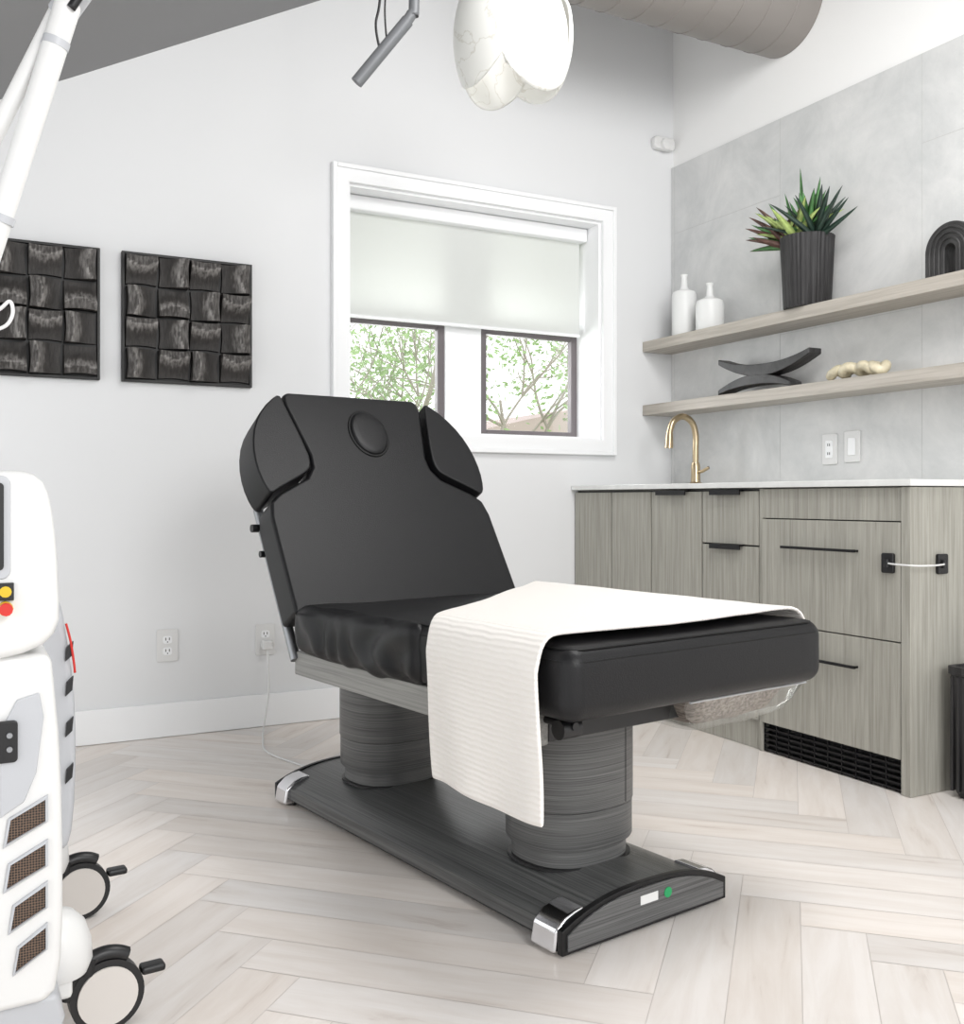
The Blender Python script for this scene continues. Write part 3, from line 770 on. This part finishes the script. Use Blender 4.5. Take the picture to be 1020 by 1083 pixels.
pc=root('power_cord')
tube('cord',[(1.068,3.805,.315),(1.066,3.77,.28),(1.06,3.74,.15),(1.03,3.70,.02),(1.0,3.6,.006),(.96,3.4,.005),(1.02,3.15,.005),(1.06,2.98,.006)],.0035,M['white'],pc,seg=8)
box('plug',1.05,1.086,3.775,3.808,.30,.332,M['white'],pc,bevel=.004)

# ------------------------------------------------------------- treatment machine (left)
lm=root('laser_treatment_machine')
def xz(a,b,d): return (a,d,b)
low=[(-.36,.15),(.115,.13),(.141,.16),(.146,.30),(.142,.50),(.132,.62),(.128,.66),(-.36,.66)]
prism('body_lower',chaikin(low,1),1.60,2.10,M['white'],lm,fn=xz,bevel=.014,seg=4)
top=[(-.36,.63),(.03,.645),(.11,.66),(.138,.69),(.138,.74),(.134,.82),(.126,.88),(.112,.912),(.08,.922),(-.36,.922)]
prism('body_console',chaikin(top,1),1.575,2.06,M['white'],lm,fn=xz,bevel=.016,seg=4)
prism('screen_bezel',rrect(-.30,.073,.765,.912,.012),1.572,1.58,M['grey'],lm,fn=xz,bevel=.002)
prism('screen',rrect(-.29,.064,.778,.902,.006),1.569,1.573,M['blk'],lm,fn=xz)
box('switch_plate',.055,.077,1.568,1.577,.735,.760,M['blk'],lm,bevel=.001)
tube('switch_ring',[(.066,1.5665,.7475),(.066,1.569,.7475)],.008,M['yellow'],lm,straight=True)
tube('emergency_collar',[(.066,1.562,.724),(.066,1.578,.724)],.010,M['yellow'],lm,straight=True)
tube('emergency_button',[(.066,1.548,.724),(.066,1.562,.724)],.009,M['red'],lm,straight=True)
far=[(-.1,.25),(.172,.26),(.186,.32),(.190,.45),(.186,.56),(.172,.66),(.160,.72),(-.1,.76)]
prism('body_side_shell',chaikin(far,1),1.86,2.12,M['grey'],lm,fn=xz,bevel=.012,seg=3)
for k,z in enumerate((.60,.54,.47,.39)):
    prism('side_slot',[(.171,z),(.182,z+.010),(.184,z+.034),(.173,z+.024)],1.853,1.862,M['blk'],lm,fn=xz)
tube('red_trim',[(.172,1.854,.665),(.179,1.852,.635),(.184,1.851,.60),(.186,1.851,.58)],.002,M['red'],lm)
prism('service_panel',[(.06,.42),(.06,.49),(.068,.56),(.082,.588),(.112,.596),(.118,.56),(.108,.48),(.092,.44)],1.594,1.602,M['grey'],lm,fn=xz,bevel=.002)
prism('socket_plate',rrect(.052,.083,.50,.56,.006),1.588,1.596,M['blk'],lm,fn=xz,bevel=.002)
for z in (.52,.54): tube('socket',[(.072,1.584,z),(.072,1.59,z)],.004,M['steel'],lm,straight=True)
for k,(z,xa,xb) in enumerate(((.405,.066,.122),(.340,.066,.122),(.279,.072,.122),(.218,.078,.122))):
    q=[(xa,z-.026),(xb,z+.002),(xb,z+.038),(xa+.006,z+.012)]
    cx=sum(a for a,b in q)/4; cz_=sum(b for a,b in q)/4
    def sc(f,g): return [(cx+(a-cx)*f,cz_+(b-cz_)*g) for a,b in q]
    o1,i1=sc(1.06,1.08),sc(.92,.90)
    V=[xz(a,b,1.5945) for a,b in o1]+[xz(a,b,1.592) for a,b in i1]+[xz(a,b,1.5995) for a,b in i1]+[xz(a,b,1.5995) for a,b in o1]
    F=[]
    for r0,r1 in ((3,0),(0,1),(1,2)):
        for t in range(4): F.append((r0*4+t,r0*4+(t+1)%4,r1*4+(t+1)%4,r1*4+t))
    mk('vent_surround',V,F,M['grey'],lm)
    prism('vent_grille',sc(.93,.92),1.5965,1.5995,M['mesh'],lm,fn=xz)
prism('base_plate',[(-.36,.07),(.14,.07),(.15,.10),(.14,.14),(-.36,.14)],1.62,2.2,M['grey'],lm,fn=xz,bevel=.01)
def fender(y,x):
    lathe('fender',[(.001,.11),(.046,.11),(.054,.13),(.052,.16),(.042,.19),(.025,.208),(.001,.215)],(x,y,0),M['white'],lm,seg=32)
fender(1.76,.15); fender(2.24,.16)
def caster(x,y,rot):
    c=root('caster',(x,y,0),rot); c.parent=lm
    tube('tyre',[(-.013,0,.06),(.013,0,.06)],.059,M['blk'],c,seg=40,straight=True)
    tube('rim',[(-.0165,0,.06),(.0165,0,.06)],.048,M['rim'],c,seg=36,straight=True)
    tube('guard',[(0,.062*math.cos(a),.06+.066*math.sin(a)) for a in [R(5+k*13) for k in range(10)]],.013,M['blk'],c,seg=10)
    tube('fork_stem',[(0,.03,.10),(0,.03,.125)],.016,M['blk'],c,seg=14,straight=True)
    box('brake_pedal',-.014,.014,-.095,-.055,.078,.092,M['blk'],c,bevel=.005)
caster(.235,2.25,R(95)); caster(.225,1.76,R(95)); caster(-.25,1.76,R(95)); caster(-.25,2.2,R(95))
box('caster_beam',-.27,.17,1.72,1.80,.08,.115,M['white'],lm,bevel=.008)
box('caster_beam_b',-.27,.18,2.16,2.27,.08,.115,M['white'],lm,bevel=.008)
tube('mast',[(-.14,1.9,.90),(-.14,1.9,1.66)],.03,M['white'],lm,seg=24,straight=True)
tube('boom',[(-.14,1.9,1.65),(-.06,1.80,1.80),(.08,1.70,1.84),(.19,1.655,1.74)],.018,M['white'],lm,seg=16)
tube('arm_main',[(.035,1.73,1.20),(.158,1.668,1.645)],lambda t:.0165+.003*t,M['white'],lm,seg=24,straight=True)
for t in (.25,.86):
    p=Vector((.035,1.73,1.20)).lerp(Vector((.158,1.668,1.645)),t); d=(Vector((.158,1.668,1.645))-Vector((.035,1.73,1.20))).normalized()*.006
    tube('arm_band',[p-d,p+d],.0202,M['grey'],lm,seg=24,straight=True)
tube('arm_second',[(.02,1.75,1.36),(.145,1.69,1.64)],.013,M['white'],lm,seg=20,straight=True)
tube('arm_joint',[(.150,1.69,1.635),(.172,1.66,1.665)],.022,M['grey'],lm,seg=20,straight=True)
tube('arm_grip',[(.165,1.66,1.66),(.19,1.655,1.74)],.017,M['grey'],lm,seg=20,straight=True)
tube('arm_hose',[(.16,1.65,1.63),(.19,1.64,1.68),(.215,1.66,1.72),(.19,1.68,1.78),(.0,1.75,1.82)],.007,M['blk'],lm,seg=10)
tube('arm_tip',[(.035,1.73,1.20),(.02,1.735,1.15)],.012,M['steel'],lm,seg=16,straight=True)
tube('hand_cable',[(.02,1.735,1.16),(.06,1.72,1.17),(.078,1.715,1.185),(.082,1.712,1.165),(.07,1.715,1.145),(.04,1.72,1.14),(-.02,1.73,1.16),(-.1,1.8,1.0),(-.12,1.85,.9)],.003,M['white'],lm,seg=8)

# ------------------------------------------------------------- outside
box('lawn',-10,30,4.3,40,-.4,-.3,M['lawn'])
tree=root('garden_tree')
V=[];F=[];LV=[];LF=[]
rt=random.Random(11)
def leafq(p):
    s=rt.uniform(.022,.045); a=Vector([rt.uniform(-1,1) for _ in range(3)]).normalized(); b=a.orthogonal().normalized()
    k=len(LV); LV.extend([p-a*s,p+b*s*.5,p+a*s,p-b*s*.5]); LF.append((k,k+1,k+2,k+3))
def branch(p,d,L,r,depth):
    pts=[p]; q=p.copy(); dd=d.copy()
    for i in range(4):
        dd=(dd+Vector([rt.uniform(-.22,.22) for _ in range(3)])).normalized(); q=q+dd*L/4; pts.append(q.copy())
    v,f=tubedata(pts,lambda t:r*(1-.5*t),5,2)
    k=len(V); V.extend(v); F.extend([tuple(x+k for x in y) for y in f])
    if depth>=2:
        for pnt in pts[1:]:
            for _ in range(5): leafq(pnt+Vector([rt.uniform(-.2,.2) for _ in range(3)]))
    if depth<4:
        for _ in range(3):
            nd=(dd+Vector([rt.uniform(-.9,.9),rt.uniform(-.9,.9),rt.uniform(-.35,.6)])).normalized()
            branch(pts[rt.choice((2,3,4))],nd,L*.75,r*.58,depth+1)
for bx,by in ((3.3,7.6),(5.0,8.6)):
    branch(Vector((bx,by,-.28)),Vector((.05,0,1)),1.5,.05,0)
mk('branches',V,F,M['bark'],tree); mk('foliage',LV,LF,M['leaf'],tree)
hs=root('neighbour_house')
box('house_body',9,17,20,26,-.29,2.0,M['house'],hs)
prism('house_roof',[(8.6,2.0),(17.4,2.0),(13,3.0)],19.6,26.4,M['roof'],hs,fn=lambda a,b,d:(a,d,b))

# ------------------------------------------------------------- lighting
wd=bpy.data.worlds.new('World'); scene.world=wd; wd.use_nodes=True
bg=wd.node_tree.nodes['Background']; bg.inputs[0].default_value=(.975,.988,1,1); bg.inputs[1].default_value=1.62
def area(name,loc,target,size,energy,col=(1,1,1),sy=None):
    l=bpy.data.lights.new(name,'AREA'); l.size=size; l.energy=energy; l.color=col
    if sy: l.shape='RECTANGLE'; l.size_y=sy
    o=bpy.data.objects.new(name,l); scene.collection.objects.link(o); o.location=loc
    o.rotation_euler=(Vector(target)-Vector(loc)).to_track_quat('-Z','Y').to_euler(); return o
area('front_fill',(.9,-1.3,2.25),(1.9,3.2,1.2),1.2,66,(1,.995,.985))  # added fill behind the camera, no fixture in the room
area('window_daylight',(2.0,4.35,1.5),(1.6,2.0,.2),1.0,14,(.97,.99,1),.6)
area('overhead_fill',(1.7,1.5,2.75),(1.9,2.8,0.2),.9,36,(1,.99,.98))  # added overhead fill to brighten the room, not a fitted lamp

cam=bpy.data.cameras.new('Camera'); cam.sensor_fit='HORIZONTAL'; cam.sensor_width=36; cam.lens=1060*36/1020
cam.shift_y=-14.5/1020; cam.clip_start=.05
co=bpy.data.objects.new('Camera',cam); scene.collection.objects.link(co)
co.location=(0,0,.88); co.rotation_euler=(R(90),0,R(-27.85)); scene.camera=co
